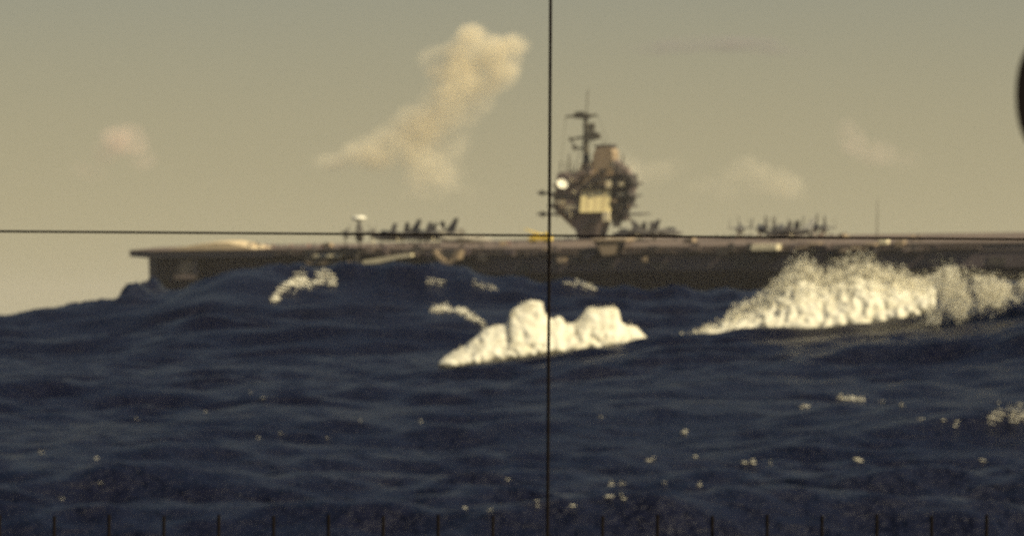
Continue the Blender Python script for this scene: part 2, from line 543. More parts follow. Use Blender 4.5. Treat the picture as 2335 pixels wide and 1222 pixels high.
# catwalk with stanchions along the near deck edge
for k, (x0, x1) in enumerate([(-95 + 14.5 * i, -95 + 14.5 * i + 13.2) for i in range(15)]):
    e0, e1 = near_edge(x0), near_edge(x1)
    mb = MB()
    mb.add([(x0, e0 - 1.3, ZD - 1.55), (x1, e1 - 1.3, ZD - 1.55), (x1, e1 + 0.3, ZD - 1.55), (x0, e0 + 0.3, ZD - 1.55), (x0, e0 - 1.3, ZD - 1.3), (x1, e1 - 1.3, ZD - 1.3), (x1, e1 + 0.3, ZD - 1.3), (x0, e0 + 0.3, ZD - 1.3)],
           [(0, 3, 2, 1), (4, 5, 6, 7), (0, 1, 5, 4), (1, 2, 6, 5), (2, 3, 7, 6), (3, 0, 4, 7)])
    cw = mb.build('catwalk', M['edge'], ship)
    mb = MB()
    for i in range(7):
        x = x0 + (x1 - x0) * i / 6
        mb.tube((x, near_edge(x) - 1.25, ZD - 1.3), (x, near_edge(x) - 1.25, ZD - 0.2), 0.07, n=5)
    mb.tube((x0, e0 - 1.25, ZD - 0.2), (x1, e1 - 1.25, ZD - 0.2), 0.06, n=5)
    mb.build('railing', M['dark'], cw)

random.seed(31)
for k in range(54):
    x = -92 + 205 * random.random()
    e = near_edge(x)
    w_, h_ = random.uniform(.8, 3.2), random.uniform(.6, 2.2)
    zc = ZD - random.choice((0.2, 0.9, 1.6, 2.6, 3.4))
    MB().box(x - w_ / 2, x + w_ / 2, e - 1.75 - 0.004 * k, e - 1.0, zc - h_ / 2, zc + h_ / 2).build('catwalk_locker', random.choice((M['dark'], M['dark'], M['edge'], M['tan'], M['hull'], M['tower'])), ship)
for k in range(9):
    x = -28 + 19.5 * k + random.uniform(-4, 4)
    e = near_edge(x) + 0.6
    w_ = random.uniform(2.5, 6)
    MB().box(x - w_ / 2, x + w_ / 2, e - 0.25, e + 0.6, ZD - 6.2, ZD - 4.0 + random.uniform(-.4, .4)).build('gallery_port', M['dark'], ship)
for k in range(10):
    x = -88 + 21 * k
    e = near_edge(x)
    MB().tube((x, e - 1.2, ZD - 1.6), (x + random.uniform(-1, 1), e * 0.86, ZD - 6.5), 0.22, n=6).build('support_strut', M['edge'], ship)
# sponsons hanging under the near deck edge
def sponson(px0, px1, py0, py1, yf, depth, mat, roof=None, tip=0.35):
    x0, z0 = S(px0, py1, yf)
    x1, z1 = S(px1, py0, yf)
    w = (x1 - x0) * tip / 2
    o = MB().frustum((x0 + w, x1 - w, yf + depth * 0.5, yf + depth, z0), (x0, x1, yf, yf + depth, z1)).build('sponson', mat, ship)
    if roof:
        MB().box(x0 - 0.2, x1 + 0.2, yf - 0.3, yf + depth, z1 + 0.01, z1 + 0.6).build('platform', roof, o)
    return o
sponson(716, 772, 586, 596, -24.5, 6, M['edge'], M['pale'])  # sunlight on this platform and the next is put into their light colours
sponson(700, 800, 601, 610, -24.5, 7, M['hull'], M['tan'])
mb = MB(); pprism(mb, [(826, 594), (900, 582), (938, 578), (938, 585), (905, 590), (862, 600), (828, 602)], -31.5, 4)
mb.build('sloping_gangway', M['pale'], ship)
for x in (735, 762, 790, 815):
    mb = MB(); mb.tube(ppt(x, 578, -26), ppt(x, 602, -26), 0.25, n=6); mb.build('support_strut', M['dark'], ship)
mb = MB(); pprism(mb, [(984, 572), (992, 572), (1004, 586), (1018, 594), (1030, 588), (1038, 572), (1048, 571), (1042, 592), (1026, 604), (1008, 600), (994, 588)], -40.5, 5)
mb.build('boat_cradle', M['tan'], ship)
mb = MB(); pprism(mb, [(994, 573), (1036, 573), (1028, 585), (1018, 590), (1006, 584)], -39.4, 3)
mb.build('stowed_boat', M['dark'], ship)
so = sponson(1352, 1426, 550, 586, -41, 8, M['edge'], M['tan'], 0.5)
mb = MB(); pprism(mb, [(1362, 560), (1408, 558), (1402, 580), (1374, 582)], -41.25, 0.24)
mb.build('pale_shield', M['tan'], so)
so = sponson(1708, 1776, 572, 590, -41, 6, M['dark'], None, 0.4)
mb = MB(); pbox(mb, 1713, 1771, 558, 571, -42.0, 5); mb.build('lit_sponson_roof', M['pale'], so)  # pale box paints in the sunlit roof of this sponson
random.seed(3)
for k in range(9):
    px = 1836 + k * 19 + random.uniform(-4, 4)
    sponson(px - 11, px + 10, 566 + random.uniform(-8, 8), 588 + random.uniform(-6, 14), -40.6 - 0.1 * k, 5, random.choice((M['dark'], M['edge'], M['hull'])), random.choice((None, M['tan'], M['edge'])), 0.3)
mb = MB(); pbox(mb, 2005, 2022, 545, 557, -38.8, 3); mb.build('signal_lamp_housing', M['pale'], ship)
mb = MB(); pbox(mb, 2040, 2060, 549, 562, -38.8, 3); mb.build('winch', M['tan'], ship)
mb = MB(); mb.tube(ppt(2000, 552, -36), ppt(2001, 455, -36), 0.20, 0.08, 6); mb.build('whip_antenna', M['mast'], ship)
for px, py in ((1686, 505), (545, 548), (1060, 520)):
    mb = MB(); mb.tube(ppt(px, 552, 20), ppt(px + 2, py, 20), 0.14, 0.06, 5); mb.build('whip_antenna', M['mast'], ship)

# ---- the island tower
YI = 22.0
isl = MB()
pprism(isl, [(1290, 489), (1384, 487), (1368, 520), (1362, 546), (1318, 546), (1310, 520)], YI, 8)
isl = isl.build('island', M['tower'], ship)
def ipart(name, mat, fn, *a):
    mb = MB(); fn(mb, *a); return mb.build(name, mat, isl)
ipart('bridge_platform', M['dark'], pbox, 1286, 1386, 484, 490, YI - 0.9, 10)
ipart('pilot_house', M['tower'], pprism, [(1262, 476), (1262, 440), (1270, 430), (1318, 424), (1324, 432), (1324, 484), (1290, 484)], YI + 0.3, 8)
ipart('bridge_window_band', M['glass'], pbox, 1266, 1320, 446, 452, YI + 0.1, 1)
ipart('pale_bulwark', M['pale'], pbox, 1290, 1318, 468, 478, YI - 0.1, 1)
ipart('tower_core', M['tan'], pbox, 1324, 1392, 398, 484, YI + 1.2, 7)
# square radar panel, its sunlit look put into the cream colour and slope
x0, z0 = S(1326, 484, YI); x1, z1 = S(1392, 433, YI)
mb = MB().frustum((x0, x1, YI - 1.7, YI + 1.1, z0), (x0, x1, YI + 0.5, YI + 1.1, z1))
pan = mb.build('radar_panel', M['panel'], isl)
mb = MB()
for i in range(1, 4):
    f = i / 4
    x = x0 + (x1 - x0) * f
    mb.add([(x - .12, YI - 1.73, z0), (x + .12, YI - 1.73, z0), (x + .12, YI + .47, z1), (x - .12, YI + .47, z1), (x - .12, YI - 1.6, z0), (x + .12, YI - 1.6, z0), (x + .12, YI + .6, z1), (x - .12, YI + .6, z1)],
           [(0, 1, 2, 3), (4, 5, 6, 7), (0, 1, 5, 4), (2, 3, 7, 6), (1, 2, 6, 5), (0, 3, 7, 4)])
mb.build('panel_rib', M['tan'], isl)
ipart('upper_gallery', M['dark'], pbox, 1326, 1392, 424, 431, YI - 0.5, 9)
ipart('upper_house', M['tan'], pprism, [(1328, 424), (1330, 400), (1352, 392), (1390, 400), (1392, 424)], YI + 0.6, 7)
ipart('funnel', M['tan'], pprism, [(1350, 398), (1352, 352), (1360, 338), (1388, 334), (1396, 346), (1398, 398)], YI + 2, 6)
ipart('funnel_cap', M['dark'], pbox, 1358, 1394, 330, 339, YI + 2.2, 5)
ipart('after_house', M['dark'], pprism, [(1392, 404), (1400, 396), (1436, 398), (1438, 430), (1430, 432), (1434, 456), (1424, 470), (1412, 506), (1396, 506)], YI + 0.8, 7)
ipart('pale_locker', M['pale'], pbox, 1374, 1388, 482, 505, YI - 2.2, 1.2)
ipart('pale_locker', M['pale'], pbox, 1380, 1392, 412, 428, YI - 0.8, 1.2)
ipart('pale_locker', M['pale'], pbox, 1408, 1424, 440, 450, YI + 0.2, 0.8)
for y0, y1, x0_, x1_ in ((418, 424, 1388, 1444), (446, 451, 1394, 1442), (470, 475, 1390, 1434), (488, 492, 1390, 1462)):
    ipart('after_gallery', M['dark'], pbox, x0_, x1_, y0, y1, YI - 0.4, 9)
for pts in ([(1262, 478), (1272, 474), (1312, 512), (1308, 522)],):
    ipart('diagonal_brace', M['tan'], pprism, pts, YI + 0.5, 2)
for a_, b_, r_ in (((1226, 440), (1270, 442), .42), ((1226, 488), (1292, 489), .42), ((1236, 434), (1236, 446), .5), ((1238, 482), (1238, 495), .5)):
    mb = MB(); mb.tube(ppt(*a_, YI + 3), ppt(*b_, YI + 3), r_, n=6); mb.build('outrigger', M['dark'], isl)
# tilted white dish
c = Vector(ppt(1281, 421, YI - 2.5))
mb = MB()
q = Vector((0.65, -0.62, 0.45)).to_track_quat('Z', 'Y')
prof = [(0.15, 0.7, ), (1.2, 0.8), (2.0, 1.15), (2.35, 1.5), (2.2, 1.5), (1.1, 1.0), (0.15, 0.9)]
mb.loft([[tuple(c + q @ Vector((r * 0.72 * math.cos(2 * math.pi * i / 16), r * 0.62 * math.sin(2 * math.pi * i / 16), z - 1))) for i in range(16)] for r, z in prof])
dish = mb.build('radar_dish', M['white'], isl, smooth=False)
mb = MB(); mb.tube(ppt(1285, 440, YI - 1.2), tuple(c), 0.3); mb.build('dish_stand', M['dark'], dish)
# spikes and whips on the roofs
for px, y0, y1, r in ((1297, 428, 352, .42), (1288, 428, 372, .25), (1274, 430, 392, .22), (1310, 424, 380, .3), (1420, 398, 352, .4), (1410, 398, 368, .3), (1432, 398, 378, .28), (1404, 398, 380, .22), (1376, 334, 318, .2)):
    mb = MB(); mb.tube(ppt(px, y0, YI + 4), ppt(px + 1, y1, YI + 4), r, r * 0.5, 6); mb.build('whip_antenna', M['mast'], isl)
random.seed(5)
for k in range(14):
    px = random.uniform(1392, 1438); py = random.uniform(398, 500)
    mb = MB(); L = random.uniform(6, 18)
    mb.tube(ppt(px, py, YI - 0.3), ppt(px + L * random.choice((-.4, 1)), py - L * random.uniform(-.1, .5), YI - 1.0), 0.22, 0.14, 5)
    mb.build('signal_fitting', M['mast'], isl)
for k in range(10):
    px = random.uniform(1258, 1322); py = random.uniform(424, 482)
    mb = MB(); L = random.uniform(5, 14)
    mb.tube(ppt(px, py, YI - 0.2), ppt(px + L * random.choice((-1, .4)), py - L * random.uniform(-.1, .6), YI - 0.8), 0.2, 0.14, 5)
    mb.build('signal_fitting', M['mast'], isl)
for px, py, w_, h_, mt_ in ((1256, 470, 14, 10, 'dark'), (1258, 444, 12, 9, 'dark'), (1268, 424, 16, 8, 'tower'), (1300, 416, 12, 10, 'tower'), (1312, 408, 9, 16, 'tower'), (1276, 462, 18, 6, 'pale'), (1302, 496, 16, 7, 'dark'), (1340, 392, 12, 12, 'tower'),
                           (1372, 390, 14, 9, 'dark'), (1404, 388, 12, 10, 'dark'), (1424, 390, 12, 8, 'tower'), (1436, 410, 10, 12, 'dark'), (1440, 434, 12, 10, 'tower'), (1438, 462, 11, 9, 'dark'), (1420, 482, 16, 9, 'dark'), (1428, 498, 10, 8, 'tower'), (1404, 512, 14, 12, 'dark'),
                           (1398, 460, 10, 8, 'tan'), (1416, 420, 9, 7, 'pale'), (1346, 508, 20, 5, 'dark'), (1334, 522, 10, 8, 'dark'), (1284, 478, 10, 8, 'dark'), (1356, 414, 20, 6, 'dark'), (1394, 376, 6, 14, 'dark')):
    ipart('equipment_box', M[mt_], pbox, px - w_ / 2, px + w_ / 2, py - h_ / 2, py + h_ / 2, YI - 0.95 - 0.01 * (px % 17), 2.2)
ipart('signal_bridge', M['tower'], pprism, [(1268, 430), (1270, 398), (1284, 392), (1300, 400), (1322, 388), (1332, 396), (1332, 432)], YI + 1.4, 6)
ipart('uptake_casing', M['tower'], pprism, [(1332, 402), (1338, 374), (1354, 364), (1356, 402)], YI + 2.4, 5)
ipart('uptake_casing', M['tower'], pprism, [(1392, 402), (1394, 362), (1406, 370), (1422, 384), (1434, 400)], YI + 2.4, 5)
random.seed(17)
for k in range(46):
    px = random.uniform(1262, 1436); py = random.uniform(372, 500)
    if 1328 < px < 1392 and py > 430: continue
    if abs(px - 1350) + (432 - py) * 0.9 > 95: continue
    mb = MB(); L = random.uniform(5, 15); a2 = random.choice((0, 0, math.pi / 2, math.pi / 2, 0.7, -0.7))
    mb.tube(ppt(px, py, YI - 1.0), ppt(px + L * math.cos(a2), py - L * math.sin(a2), YI - 1.3), random.uniform(.16, .3), 0.14, 5)
    mb.build('rigging_fitting', random.choice((M['mast'], M['dark'], M['tan'], M['pale'])), isl)
for k in range(16):
    px = random.uniform(1264, 1436)
    y1_ = random.uniform(376, 402)
    mb = MB(); mb.tube(ppt(px, 404, YI + 3), ppt(px + random.uniform(-4, 4), y1_ - 12, YI + 3), .2, .1, 5); mb.build('whip_antenna', M['mast'], isl)
# pole mast with yards and radars
YM = YI + 4
mb = MB(); mb.tube(ppt(1337, 400, YM), ppt(1336, 262, YM), 1.2, 0.7, 8)
mast = mb.build('mast', M['mast'], ship)
def mpart(name, mat, segs):
    mb = MB()
    for a_, b_, r_ in segs: mb.tube(ppt(*a_, YM), ppt(*b_, YM), r_, n=6)
    return mb.build(name, mat, mast)
mpart('yardarm', M['mast'], [((1290, 266), (1362, 263), .38)])
mb = MB(); pprism(mb, [(1304, 266), (1310, 257), (1322, 254), (1344, 261), (1348, 268), (1330, 272), (1310, 270)], YM - 0.8, 1.6)
mb.build('radar_antenna', M['mast'], mast)
mpart('topmast', M['mast'], [((1337, 262), (1341, 205), .16)])
mpart('yardarm', M['mast'], [((1330, 288), (1356, 284), .5), ((1352, 280), (1352, 298), .35)])
mb = MB(); pprism(mb, [(1336, 284), (1352, 282), (1356, 292), (1346, 298), (1336, 298)], YM - 0.6, 1.4); mb.build('radar_antenna', M['mast'], mast)
mpart('yardarm', M['mast'], [((1334, 312), (1368, 310), .45)])
mb = MB(); pprism(mb, [(1332, 302), (1350, 298), (1366, 306), (1368, 316), (1350, 320), (1332, 322)], YM - 0.9, 1.8); mb.build('lookout_platform', M['mast'], mast)
mpart('yardarm', M['mast'], [((1300, 318), (1336, 312), .4), ((1300, 312), (1300, 322), .35), ((1304, 336), (1334, 340), .3), ((1310, 330), (1312, 344), .5), ((1302, 318), (1312, 338), .25)])
mpart('mast_stay', M['mast'], [((1336, 300), (1300, 424), .1), ((1338, 300), (1392, 400), .1), ((1290, 266), (1274, 430), .06), ((1362, 263), (1420, 398), .06)])
for x in (1322, 1350):
    mpart('mast_leg', M['mast'], [((x, 404), (1337, 340), .3)])

# ------------------------------------------------------------------ aircraft parked on deck
def jet(label, body, fin_tip=None, folded=True):
    r = empty('parked_jet')
    tag(r, label, 'jet aircraft', 'jets parked on the flight deck')
    rings = []
    for x, w, h, z in ((7.6, .12, .12, 2.0), (6.6, .5, .5, 2.05), (5, .8, .85, 2.15), (2.5, .95, 1.15, 2.3), (0, 1.05, 1.15, 2.3), (-3, .95, 1.0, 2.3), (-5.6, .7, .75, 2.4), (-7, .5, .5, 2.45)):
        rings.append([(x, w * math.cos(2 * math.pi * i / 10), z + h * math.sin(2 * math.pi * i / 10)) for i in range(10)])
    f = MB().loft(rings).build('fuselage', body, r, smooth=True)
    MB().lens((3.7, 0, 3.25), 1.7, .5, .55, 10, 6).build('canopy', M['glass'], r, smooth=True)
    for s in (-1, 1):
        MB().add([(2.4, s * .9, 2.7), (-1.8, s * .9, 2.7), (-1.9, s * 3.4, 2.65), (0.3, s * 3.4, 2.65), (2.2, s * .9, 2.95), (-1.8, s * .9, 2.82), (-1.9, s * 3.4, 2.75), (0.1, s * 3.4, 2.8)],
                 [(0, 1, 2, 3), (4, 7, 6, 5), (0, 4, 5, 1), (1, 5, 6, 2), (2, 6, 7, 3), (3, 7, 4, 0)]).build('wing', body, r)
        if folded:
            MB().add([(0.3, s * 3.42, 2.65), (-1.9, s * 3.42, 2.65), (-2.2, s * 2.9, 5.4), (-1.0, s * 2.9, 5.4), (0.3, s * 3.55, 2.65), (-1.9, s * 3.55, 2.65), (-2.2, s * 3.0, 5.4), (-1.0, s * 3.0, 5.4)],
                     [(0, 1, 2, 3), (4, 7, 6, 5), (0, 4, 5, 1), (1, 5, 6, 2), (2, 6, 7, 3), (3, 7, 4, 0)]).build('folded_wing_tip', body, r)
        MB().add([(-4.8, s * .5, 2.7), (-6.8, s * .5, 2.7), (-7.6, s * 2.7, 2.75), (-6.7, s * 2.7, 2.75), (-4.8, s * .5, 2.85), (-6.8, s * .5, 2.8), (-7.6, s * 2.7, 2.82), (-6.7, s * 2.7, 2.82)],
                 [(0, 1, 2, 3), (4, 7, 6, 5), (0, 4, 5, 1), (1, 5, 6, 2), (2, 6, 7, 3), (3, 7, 4, 0)]).build('tailplane', body, r)
    def fin(z0, z1, x0, x1, x2, x3, m_):
        return MB().add([(x0, -.11, z0), (x1, -.11, z0), (x2, -.08, z1), (x3, -.08, z1), (x0, .11, z0), (x1, .11, z0), (x2, .08, z1), (x3, .08, z1)],
                        [(0, 3, 2, 1), (4, 5, 6, 7), (0, 1, 5, 4), (1, 2, 6, 5), (2, 3, 7, 6), (3, 0, 4, 7)]).build('tail_fin', m_, r)
    fn = fin(3.0, 5.4, -3.6, -6.8, -7.7, -6.2, body)
    cap = MB().add([(-6.2, -.09, 5.403), (-7.7, -.09, 5.403), (-8.0, -.07, 6.2), (-6.9, -.07, 6.2), (-6.2, .09, 5.403), (-7.7, .09, 5.403), (-8.0, .07, 6.2), (-6.9, .07, 6.2)],
                   [(0, 3, 2, 1), (4, 5, 6, 7), (0, 1, 5, 4), (1, 2, 6, 5), (2, 3, 7, 6), (3, 0, 4, 7)]).build('fin_tip', fin_tip or body, fn)
    for x, y in ((5, 0), (-1, 1.3), (-1, -1.3)):
        lg = MB().tube((x, y, .4), (x, y * .8, 2.1), .11).build('landing_gear', M['pale'], r)
        MB().tube((x, y - .15, .4), (x, y + .15, .4), .4, n=12).build('wheel', M['rubber'], lg)
    return r

def put(o, px, yl, heading, dz=0.0):
    x, _ = S(px, 555, yl)
    o.parent = None
    o.matrix_world = SM @ Matrix.Translation((x, yl, ZD + dz)) @ Matrix.Rotation(R(heading), 4, 'Z')
    return o

jd = jet('dark parked jet with a short pale-tipped fin, left of the pair with raked tails', M['jet'])
put(jd, 905, -6, 168)
jd.scale = (1.1, 1.1, 1.25)
def jet_copy(label, px, yl, hd):
    c = copy_tree(jd); c['label'] = label
    return put(c, px, yl, hd)
jet_copy('dark jet with the tallest raked tail fin beside the pale nose', 985, -10, 170).scale = (1.15, 1.15, 1.3)
jet_copy('dark jet parked behind the others with only folded wings showing', 960, 12, 150)
jl = jet('pale nosed jet parked at the deck edge above the boat cradle', M['jet_light'], M['white'])
put(jl, 1060, -26, 12)
jet_copy('dark jet parked right behind the island tower', 1450, 6, 175)
jet_copy('dark jet at the end of the row behind the island with its tail raised', 1500, 10, 14)

# twin engined radar plane seen from behind, white rotodome
ra = empty('radar_plane')
tag(ra, 'tall dark propeller plane seen end on under a white disc radome', 'propeller aircraft')
rings = []
for x, w, h, z in ((8.2, .2, .2, 2.3), (7.3, .85, .9, 2.4), (5, 1.05, 1.2, 2.6), (0, 1.05, 1.25, 2.6), (-4, .85, 1.0, 2.8), (-8.5, .35, .45, 3.4)):
    rings.append([(x, w * math.cos(2 * math.pi * i / 12), z + h * math.sin(2 * math.pi * i / 12)) for i in range(12)])
MB().loft(rings).build('fuselage', M['jet'], ra, smooth=True)
for s in (-1, 1):
    MB().box(-0.6, 2.4, min(s * .9, s * 4.3), max(s * .9, s * 4.3), 3.25, 3.6).build('wing', M['jet'], ra)
    MB().add([(-0.6, s * 4.3, 3.2), (2.2, s * 4.3, 3.2), (-1.2, s * 2.7, 3.0), (-1.0, s * 2.7, 4.6), (-0.6, s * 4.5, 3.2), (2.2, s * 4.5, 3.2), (-7.2, s * 2.9, 3.0), (-7.0, s * 2.9, 4.6)],
             [(0, 1, 3, 2), (4, 6, 7, 5), (0, 4, 5, 1), (1, 5, 7, 3), (3, 7, 6, 2), (2, 6, 4, 0)]).build('folded_wing', M['jet'], ra)
    eng = MB().tube((4.2, s * 3.1, 3.0), (-1.2, s * 3.1, 3.0), .65, .4, 10).build('engine', M['jet'], ra)
    pr = MB()
    for k in range(4):
        t_ = k * math.pi / 2 + .4
        pr.tube((4.35, s * 3.1, 3.0), (4.35, s * 3.1 + 1.8 * math.cos(t_), 3.0 + 1.8 * math.sin(t_)), .12, .1, 5)
    pr.build('propeller', M['dark'], eng)
    MB().box(-9.2, -7.6, min(s * 2.3, s * 2.2), max(s * 2.3, s * 2.2), 2.6, 5.6).build('tail_fin', M['jet'], ra)
MB().box(-9.0, -7.8, -2.2, 2.2, 3.7, 3.9).build('tailplane', M['jet'], ra)
py_ = MB()
for s in (-1, 1): py_.tube((.5, s * .7, 3.7), (-.6, 0, 6.3), .22, .22, 6)
py_.tube((-1.8, 0, 3.6), (-.9, 0, 6.3), .3, .3, 6)
py_.build('pylon', M['jet'], ra)
MB().lens((-.7, 0, 6.75), 1.75, 1.75, .6, 20, 8).build('radome', M['white'], ra, smooth=True)
for x, y in ((6, 0), (.6, 3.1), (.6, -3.1)):
    lg = MB().tube((x, y, .4), (x, y, 2.6), .14).build('landing_gear', M['pale'], ra)
    MB().tube((x, y - .2, .4), (x, y + .2, .4), .45, n=12).build('wheel', M['rubber'], lg)
put(ra, 820, -22, 112)
ra.scale = (1.25, 1.25, 1.3)

# yellow crane truck by the island
cr_ = empty('crane_truck')
tag(cr_, 'bright yellow mobile deck crane parked just left of the island', 'crane truck')
MB().box(-3.2, 3.4, -1.4, 1.4, .7, 1.5).build('chassis', M['yellow'], cr_)
MB().frustum((1.2, 3.2, -1.2, 1.2, 1.503), (1.5, 2.7, -1.0, 1.0, 3.0)).build('cab', M['yellow'], cr_)
MB().frustum((-2.8, .6, -1.2, 1.2, 1.503), (-2.4, .3, -1.0, 1.0, 2.5)).build('counterweight', M['yellow'], cr_)
bo = MB()
for s in (-.4, .4):
    bo.tube((.2, s, 2.4), (-4.6, s * .4, 4.0), .2, .16, 6)
bo.build('boom', M['yellow'], cr_)
for x in (-2.2, 2.2):
    for s in (-1, 1):
        w = MB().tube((x, s * 1.15, .65), (x, s * 1.6, .65), .65, n=14).build('wheel', M['rubber'], cr_)
        MB().tube((x, s * 1.61, .65), (x, s * 1.66, .65), .3, n=10).build('rim', M['yellow'], w)
put(cr_, 1232, 4, 0)

# white slanted tail fin standing among the crew: a jet parked tail outward
jw = jet('jet parked tail outward on the after deck with a white slanted fin', M['jet'], M['white'])
for ch in jw.children:
    if ch.name.startswith('tail_fin'):
        ch.data.materials[0] = M['white']
put(jw, 1800, -2, 176)
for px, hd, lab in ((1688, 104, 'dark jet seen end on, leftmost of the fins standing up among the after deck crew'), (1738, 116, 'dark jet seen end on just left of the middle of the after deck row'),
                    (1778, 96, 'dark jet seen end on directly left of the white slanted fin'), (1856, 115, 'dark jet seen end on directly right of the white slanted fin'), (1880, 106, 'dark jet seen end on, rightmost of the fins on the after deck')):
    c = jet_copy(lab, px, 16, hd); c.scale = (1, random.uniform(.85, 1), random.uniform(1.0, 1.25))

tt = empty('tow_tractor')
tag(tt, 'low dark tow tractor parked near the bow behind the foremost crew', 'tow tractor', 'tow tractors on the flight deck')
MB().box(-1.6, 1.7, -.9, .9, .35, 1.0).build('body', M['tan'], tt)
MB().frustum((-1.5, -.4, -.8, .8, 1.003), (-1.4, -.6, -.7, .7, 1.5)).build('engine_cover', M['tan'], tt)
MB().box(.2, .7, -.35, .35, 1.003, 1.7).build('seat', M['dark'], tt)
for x in (-1.1, 1.2):
    for sg in (-1, 1):
        MB().tube((x, sg * .75, .42), (x, sg * 1.02, .42), .42, n=12).build('wheel', M['rubber'], tt)
put(tt, 582, -8, 20)
for px, yl, hd, lab in ((746, -14, 170, 'low tow tractor just left of the radar plane'), (1082, 6, 30, 'low tow tractor just right of the pale nosed jet'), (1148, -20, 100, 'low tow tractor on the open deck midway between the jets and the crane'),
                        (1402, -4, 15, 'low tow tractor at the foot of the island on its after side'), (1574, -16, 160, 'lone low tow tractor on the bare deck behind the island'), (1925, 2, 70, 'low tow tractor just right of the last after deck jet'), (2090, -22, 10, 'low tow tractor alone on the deck right of the thin antenna')):
    c = copy_tree(tt); c['label'] = lab; put(c, px, yl, hd)

# ------------------------------------------------------------------ crew on deck
def person_mesh():
    J = [((0, 0, .95), .15), ((0, 0, 1.2), .15), ((0, 0, 1.42), .17), ((0, 0, 1.53), .06), ((0, .02, 1.66), .105), ((0, .02, 1.76), .08),
         ((-.1, 0, .88), .1), ((-.12, .02, .5), .075), ((-.13, 0, .08), .05), ((-.13, .16, .04), .04),
         ((.1, 0, .88), .1), ((.13, .04, .5), .075), ((.14, 0, .08), .05), ((.14, .16, .04), .04),
         ((-.2, 0, 1.40), .065), ((-.25, .0, 1.14), .05), ((-.22, .12, .92), .038), ((-.21, .17, .84), .035),
         ((.2, 0, 1.40), .065), ((.25, .0, 1.14), .05), ((.22, .12, .92), .038), ((.21, .17, .84), .035)]
    E = [(0, 1), (1, 2), (2, 3), (3, 4), (4, 5), (0, 6), (6, 7), (7, 8), (8, 9), (0, 10), (10, 11), (11, 12), (12, 13), (2, 14), (14, 15), (15, 16), (16, 17), (2, 18), (18, 19), (19, 20), (20, 21)]
    me = bpy.data.meshes.new('person')
    me.from_pydata([j[0] for j in J], E, [])
    o = bpy.data.objects.new('person', me)
    scene.collection.objects.link(o)
    md = o.modifiers.new('skin', 'SKIN')
    for v, j in zip(me.skin_vertices[0].data, J):
        v.radius = (j[1], j[1])
    me.skin_vertices[0].data[0].use_root = True
    sb = o.modifiers.new('sub', 'SUBSURF'); sb.levels = 1; sb.render_levels = 1
    dg = bpy.context.evaluated_depsgraph_get()
    m2 = bpy.data.meshes.new_from_object(o.evaluated_get(dg))
    bpy.data.objects.remove(o)
    return m2
pm_dark = person_mesh(); pm_dark.materials.clear(); pm_dark.materials.append(M['dungaree'])
pm_red = pm_dark.copy(); pm_red.materials.clear(); pm_red.materials.append(M['jersey'])
ORD = 'first second third fourth fifth sixth seventh eighth ninth tenth eleventh twelfth thirteenth fourteenth fifteenth sixteenth seventeenth eighteenth nineteenth twentieth'.split()
def crew(pxs, yl, label, group):
    for px in pxs:
        o = bpy.data.objects.new('person', random.choice((pm_dark, pm_dark, pm_red)))
        scene.collection.objects.link(o)
        tag(o, '%s, %s in a %s' % (ORD[pxs.index(px)] + ' ' + label, 'standing', 'maroon jersey' if o.data is pm_red else 'dark jacket'), 'person', group)
        y = yl + random.uniform(-1.5, 1.5)
        put(o, px, max(y, near_edge(S(px, 560, yl)[0]) + .6), random.uniform(0, 360))
random.seed(21)
crew([1634, 1652, 1668, 1683, 1687, 1704, 1712, 1731, 1737, 1753, 1772, 1778, 1790, 1812, 1846, 1852, 1858, 1872, 1878, 1896], 8,
     'crewman from the left on the after deck', 'crew standing on the after deck')
crew([548, 552, 566, 570], -12, 'crewman from the bow in the foremost cluster', 'crew standing near the bow')
crew([592, 606, 622, 634, 649, 664, 676, 690, 704, 716, 733], -19, 'crewman from the bow along the forward deck edge', 'crew along the forward deck edge')
crew([1292, 1300, 1400, 1416, 1428, 1436], 4, 'crewman from the left beside the island tower', 'crew around the island')
crew([1095, 1130, 1160, 1176], -18, 'crewman from the left before the yellow crane', 'crew on the open deck')

# ------------------------------------------------------------------ breaking crests
mf, n, l, b = node_mat('sea_foam')
t = n.new('ShaderNodeTexCoord')
nz = n.new('ShaderNodeTexNoise'); nz.inputs['Scale'].default_value = 3.0; nz.inputs['Detail'].default_value = 6
l.new(t.outputs['Object'], nz.inputs['Vector'])
rp = n.new('ShaderNodeValToRGB')
rp.color_ramp.elements[0].position = 0.3; rp.color_ramp.elements[0].color = (0.82, 0.77, 0.62, 1)
rp.color_ramp.elements[1].position = 0.6; rp.color_ramp.elements[1].color = (0.94, 0.91, 0.80, 1)
l.new(nz.outputs['Fac'], rp.inputs['Fac'])
df = n.new('ShaderNodeBsdfDiffuse'); tr = n.new('ShaderNodeBsdfTranslucent'); mx = n.new('ShaderNodeMixShader')
mx.inputs[0].default_value = 0.3
bp = n.new('ShaderNodeBump'); bp.inputs['Strength'].default_value = 0.5; bp.inputs['Distance'].default_value = 0.1
l.new(nz.outputs['Fac'], bp.inputs['Height'])
l.new(bp.outputs[0], df.inputs['Normal'])
l.new(rp.outputs[0], df.inputs['Color']); l.new(rp.outputs[0], tr.inputs['Color'])
l.new(df.outputs[0], mx.inputs[1]); l.new(tr.outputs[0], mx.inputs[2])
l.new(mx.outputs[0], n['Material Output'].inputs['Surface'])
n.remove(b)

